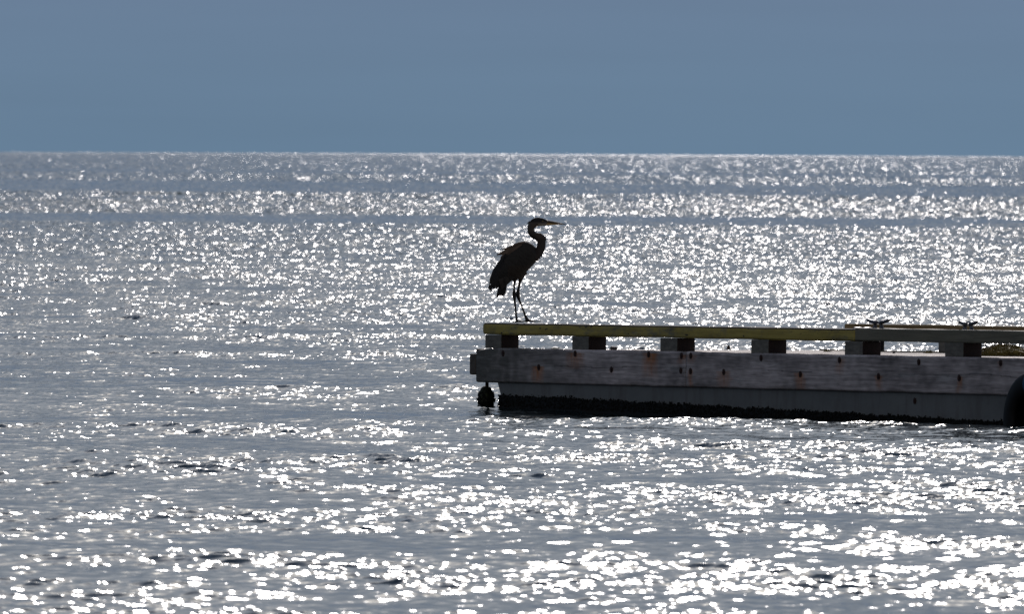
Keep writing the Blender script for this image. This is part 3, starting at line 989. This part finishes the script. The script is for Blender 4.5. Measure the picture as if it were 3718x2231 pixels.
# toes: three forward, one back on each foot, lying on the rail
TZ = 1290 + K
for toe in ([(965, TZ - 6, 22, -.040), (1040, TZ - 10, 13, -.034), (1110, TZ - 4, 10, -.030), (1170, TZ + 4, 6, -.026)],
            [(965, TZ - 4, 22, -.040), (1020, TZ + 2, 13, -.060), (1070, TZ + 6, 10, -.078), (1110, TZ + 8, 6, -.090)],
            [(965, TZ - 4, 22, -.040), (970, TZ + 4, 13, -.062), (990, TZ + 8, 10, -.082), (1000, TZ + 10, 6, -.094)],
            [(975, TZ - 4, 20, -.040), (930, TZ + 8, 12, -.056), (890, TZ + 12, 8, -.070), (868, TZ + 16, 5, -.080)],
            [(1195, TZ - 14, 30, .030), (1290, TZ - 20, 16, .030), (1350, TZ - 6, 12, .030), (1440, TZ - 2, 10, .031), (1510, TZ - 4, 8, .032)],
            [(1195, TZ - 8, 26, .030), (1270, TZ - 8, 15, .010), (1340, TZ, 11, -.006), (1400, TZ + 4, 6, -.018)],
            [(1195, TZ - 8, 26, .030), (1260, TZ - 8, 15, .048), (1320, TZ, 11, .062), (1370, TZ + 2, 6, .074)],
            [(1205, TZ - 8, 24, .030), (1140, TZ - 6, 13, .026), (1090, TZ + 2, 9, .022), (1050, TZ + 4, 5, .020)]):
    limb(bm, toe)
tmp = from_bm('tmp', bm)
rm = tmp.modifiers.new('r', 'REMESH'); rm.mode = 'VOXEL'; rm.voxel_size = 0.0026
sm = tmp.modifiers.new('s', 'SMOOTH'); sm.iterations = 3; sm.factor = 0.5
dg = bpy.context.evaluated_depsgraph_get()
hm = bpy.data.meshes.new_from_object(tmp.evaluated_get(dg))
bpy.data.objects.remove(tmp)
hm.name = 'body'
co = np.zeros(len(hm.vertices) * 3, dtype=np.float32); hm.vertices.foreach_get('co', co); co = co.reshape(-1, 3)
nr = np.zeros(len(hm.vertices) * 3, dtype=np.float32); hm.vertices.foreach_get('normal', nr); nr = nr.reshape(-1, 3)
def inv(p):
    """local metres back to crop-1 pixels (ignoring roll: a pixel or two)"""
    return (p[0] * s_h + 1888 - 1720) * CP, ((ZREF and -p[2]) * s_h + 1172 - 760) * CP
C = np.zeros((len(co), 3))
for i, p in enumerate(co):
    cx, cy = inv(p)
    v3 = Vector(p)
    slate = np.array([0.050, 0.042, 0.036])
    if cy > 1560 and cx > 860:                            # legs
        c = np.array([0.03, 0.026, 0.02]); am = 0.0
        if cy < 1640: c = np.array([0.075, 0.04, 0.025]); am = 0.001
    elif cy < 480:                                        # head
        am = 0.0008
        c = np.array([0.10, 0.085, 0.075])
        capline = 262 + (1500 - cx) * 0.05
        if cy < capline and cx < 1640: c = np.array([0.012, 0.012, 0.015])
        if cy > 290 + (1640 - cx) * 0.05 and cx > 1430: c = np.array([0.42, 0.37, 0.30])
        elif cy > 300 and cx > 1300: c = np.array([0.13, 0.105, 0.085])
    elif cx > 1390 - max(0, cy - 900) * 0.05 and cy < 1500:
        am = 0.0016
        c = np.array([0.075, 0.052, 0.042]) * (1 + 0.3 * noise.noise(Vector((p[0] * 90, p[1] * 90, p[2] * 25))))
    else:
        am = 0.0022
        c = slate * (1 + 0.35 * noise.noise(Vector((p[0] * 40 + p[2] * 40, p[1] * 60, p[2] * 18 - p[0] * 18))))
        if cx > 760 and cy > 1250: c = c * 0.6 + np.array([0.09, 0.05, 0.03]) * 0.4
    # ragged feather relief running down the body
    if am:
        q = Vector((p[0] * 55 + p[2] * 45, p[1] * 70, (p[2] - p[0]) * 22))
        d = noise.noise(q) * am + noise.noise(v3 * 150) * am * 0.5
        co[i] = co[i] + nr[i] * d
    C[i] = c
hm.vertices.foreach_set('co', co.reshape(-1)); hm.update()
color_attr(hm, 'tint', np.clip(C * 0.24 * np.where((co[:, 2] > 0.80)[:, None], 1.5, 1.0), 0.003, 0.8))
m = Mat('heron_feathers', 0.7, 0.25)
m.color(m.attr('tint').outputs['Color'])
m.bump(m.noise(60, 4, (1, 1, 0.35)), 0.002, 0.5)
M_HER = m.m
link('body', hm, M_HER, heron, True)

# feathers: thin tapered vanes with real thickness
def feather(bm, pts, w_, y, ny, thick=0.0022, tip=0.25):
    """pts: centreline in crop px; w_: half widths px; ny: y offset along it"""
    P_ = [hp(a, b, y + ny * i / (len(pts) - 1)) for i, (a, b) in enumerate(pts)]
    rings = []
    for i in range(len(P_)):
        d = (P_[min(i + 1, len(P_) - 1)] - P_[max(i - 1, 0)]).normalized()
        s_ = Vector((-d.z, 0, d.x)) * (w_[i] / CP / HS)
        up = Vector((0, 1, 0)) * thick
        rings.append([bm.verts.new(P_[i] + s_), bm.verts.new(P_[i] + s_ * 0.3 - up), bm.verts.new(P_[i] - s_ * 0.3 - up * 1.1), bm.verts.new(P_[i] - s_),
                      bm.verts.new(P_[i] - s_ * 0.3 + up), bm.verts.new(P_[i] + s_ * 0.3 + up)])
    for a_, b_ in zip(rings, rings[1:]):
        for k in range(6): bm.faces.new((a_[k], a_[(k + 1) % 6], b_[(k + 1) % 6], b_[k]))
    bm.faces.new(rings[0]); bm.faces.new(rings[-1])

def feather_mat(name, c0, c1):
    m = Mat(name, 0.65, 0.25)
    m.color(m.ramp(m.noise(25, 4, (1, 1, 0.4)), [(0.3, c0), (0.7, c1)]))
    return m.m
M_WING = feather_mat('wing_feathers', (0.008, 0.007, 0.006), (0.026, 0.020, 0.017))
M_PRIM = feather_mat('flight_feathers', (0.006, 0.006, 0.007), (0.014, 0.013, 0.014))
M_PLUME = feather_mat('scapular_plumes', (0.045, 0.030, 0.022), (0.11, 0.075, 0.056))

def wing(side):
    s = side
    bm = bmesh.new()
    # coverts: overlapping rows following the body's flank
    for r_ in range(7):
        for k in range(9):
            f = k / 8
            ax = 1235 - r_ * 88 - 5 * f + f * 110 ; ay = 830 + r_ * 88 + f * 250 - r_ * 8
            L_ = 190 + r_ * 18
            dx, dy = -0.60 - 0.05 * f, 0.80
            yy = s * (0.066 - 0.012 * abs(f - 0.5) * 2 + 0.012 * math.sin(math.pi * min(1, (r_ + 1) / 7)) - 0.003 * r_)
            pts = [(ax + dx * L_ * q, ay + dy * L_ * q) for q in (0, .3, .6, .85, 1)]
            feather(bm, pts, [14, 30, 36, 26, 4], yy, s * -0.004)
    o1 = from_bm('wing', bm, M_WING, heron, False)
    # primaries, tips crossing over the tail
    bm = bmesh.new()
    for k, (tx, ty_, wd) in enumerate([(385, 1815, 34), (440, 1812, 36), (500, 1795, 36), (380, 1760, 34), (425, 1770, 34), (350, 1700, 28), (535, 1768, 26), (470, 1740, 40), (360, 1620, 30), (395, 1560, 34)]):
        sx_, sy_ = tx + 260 + 20 * k * 0.4, ty_ - 560
        pts = [(sx_ + (tx - sx_) * q - 30 * math.sin(math.pi * q), sy_ + (ty_ - sy_) * q) for q in (0, .2, .4, .6, .8, .93, 1)]
        feather(bm, pts, [wd * .5, wd * .9, wd, wd, wd * .95, wd * .7, 3], s * (0.058 + 0.001 * k), -s * 0.046)
    pr = from_bm('flight_feathers', bm, M_PRIM, o1, False)
    return o1
wing(-1); wing(1)
# thin ragged spike at the wing tip
bm = bmesh.new()
feather(bm, [(400, 1740), (392, 1800), (388, 1850), (384, 1890)], [22, 18, 8, 1], -0.01, 0)
feather(bm, [(360, 1700), (350, 1760), (372, 1800), (400, 1830)], [22, 26, 22, 3], -0.012, 0)
from_bm('flight_feathers', bm, M_PRIM, heron)
# tail
bm = bmesh.new()
for k, (tx, ty_) in enumerate([(525, 1985), (570, 1950), (610, 1955), (650, 1962), (675, 1930)]):
    sx_, sy_ = 640 + k * 22, 1600
    pts = [(sx_ + (tx - sx_) * q, sy_ + (ty_ - sy_) * q) for q in (0, .3, .6, .85, .95, 1)]
    feather(bm, pts, [34, 36, 36, 34, 24, 5], -0.012 + 0.006 * k, 0)
from_bm('tail', bm, M_PRIM, heron)
# scapular plumes blown off the back
bm = bmesh.new()
pl = [([(1130, 745), (950, 800), (820, 860), (700, 895), (595, 915)], [20, 30, 30, 18, 3]),
      ([(1100, 760), (920, 840), (760, 930), (620, 990), (518, 1030)], [20, 34, 38, 30, 8]),
      ([(1100, 780), (900, 880), (740, 960), (600, 1010), (515, 1015)], [20, 34, 34, 24, 8]),
      ([(1050, 800), (880, 900), (740, 990), (650, 1060), (600, 1112)], [20, 34, 36, 30, 10]),
      ([(1150, 735), (1000, 770), (900, 810), (800, 870)], [16, 24, 22, 4]),
      ([(1080, 790), (930, 900), (840, 960), (760, 1030)], [16, 26, 24, 5])]
for n_, (pts, w_) in enumerate(pl):
    for sgn in (-1, 1):
        feather(bm, pts, w_, sgn * (0.022 + 0.008 * n_), -sgn * 0.012, 0.0018)
o = from_bm('back_plumes', bm, M_PLUME, heron)
# ragged breast plumes and nape crest
bm = bmesh.new()
for nm, lst in (('neck_plumes', [([(1560, 585), (1590, 610), (1618, 628)], [10, 9, 2]), ([(1590, 620), (1612, 650), (1628, 690)], [9, 8, 2]),
                ([(1600, 660), (1620, 700), (1636, 742)], [9, 8, 2]), ]), ('breast_plumes', [([(1540, 1010), (1520, 1060), (1508, 1082)], [10, 10, 2]),
                ([(1480, 1090), (1455, 1140), (1440, 1160)], [10, 10, 2])])):
    bm = bmesh.new()
    for pts, w_ in lst: feather(bm, pts, w_, -0.004, 0)
    from_bm(nm, bm, M_WING, heron)
bm = bmesh.new()
feather(bm, [(1260, 270), (1220, 310), (1194, 340)], [14, 12, 2], -0.004, 0)
from_bm('crest', bm, M_PRIM, heron)
# bill: two mandibles
m = Mat('bill_horn', 0.4, 0.4)
m.color(m.ramp(m.noise(30, 3), [(0.3, (0.02, 0.016, 0.014)), (0.7, (0.05, 0.035, 0.02))]))
M_BU = m.m
m = Mat('bill_yellow', 0.4, 0.4)
m.color(m.ramp(m.noise(30, 3), [(0.3, (0.22, 0.14, 0.045)), (0.7, (0.34, 0.22, 0.08))]))
M_BL = m.m
bill = bpy.data.objects.new('bill', None); col.objects.link(bill); bill.parent = heron
bm = bmesh.new()
loft(bm, [((1610, 228), (1610, 305), .010, 0), ((1660, 243), (1660, 308), .0095, 0), ((1760, 264), (1760, 318), .0075, 0), ((1880, 290), (1880, 328), .0055, 0), ((1990, 313), (1990, 336), .0035, 0), ((2076, 330), (2076, 337), .001, 0)], 16)
from_bm('upper_mandible', bm, M_BU, bill, True)
bm = bmesh.new()
loft(bm, [((1600, 300), (1600, 370), .0098, 0), ((1660, 307), (1660, 363), .0088, 0), ((1760, 317), (1760, 354), .007, 0), ((1880, 327), (1880, 346), .005, 0), ((1990, 335), (1990, 343), .003, 0), ((2060, 337), (2060, 340), .001, 0)], 16)
from_bm('lower_mandible', bm, M_BL, bill, True)
# eyes
m = Mat('eye_amber', 0.15, 0.6)
m.color((0.25, 0.17, 0.03))
for s in (-1, 1):
    bm = bmesh.new(); bmesh.ops.create_uvsphere(bm, u_segments=16, v_segments=10, radius=0.0055)
    c_ = hp(1548, 268, s * 0.0165)
    for v in bm.verts: v.co += c_
    from_bm('eye', bm, m.m, heron, True)
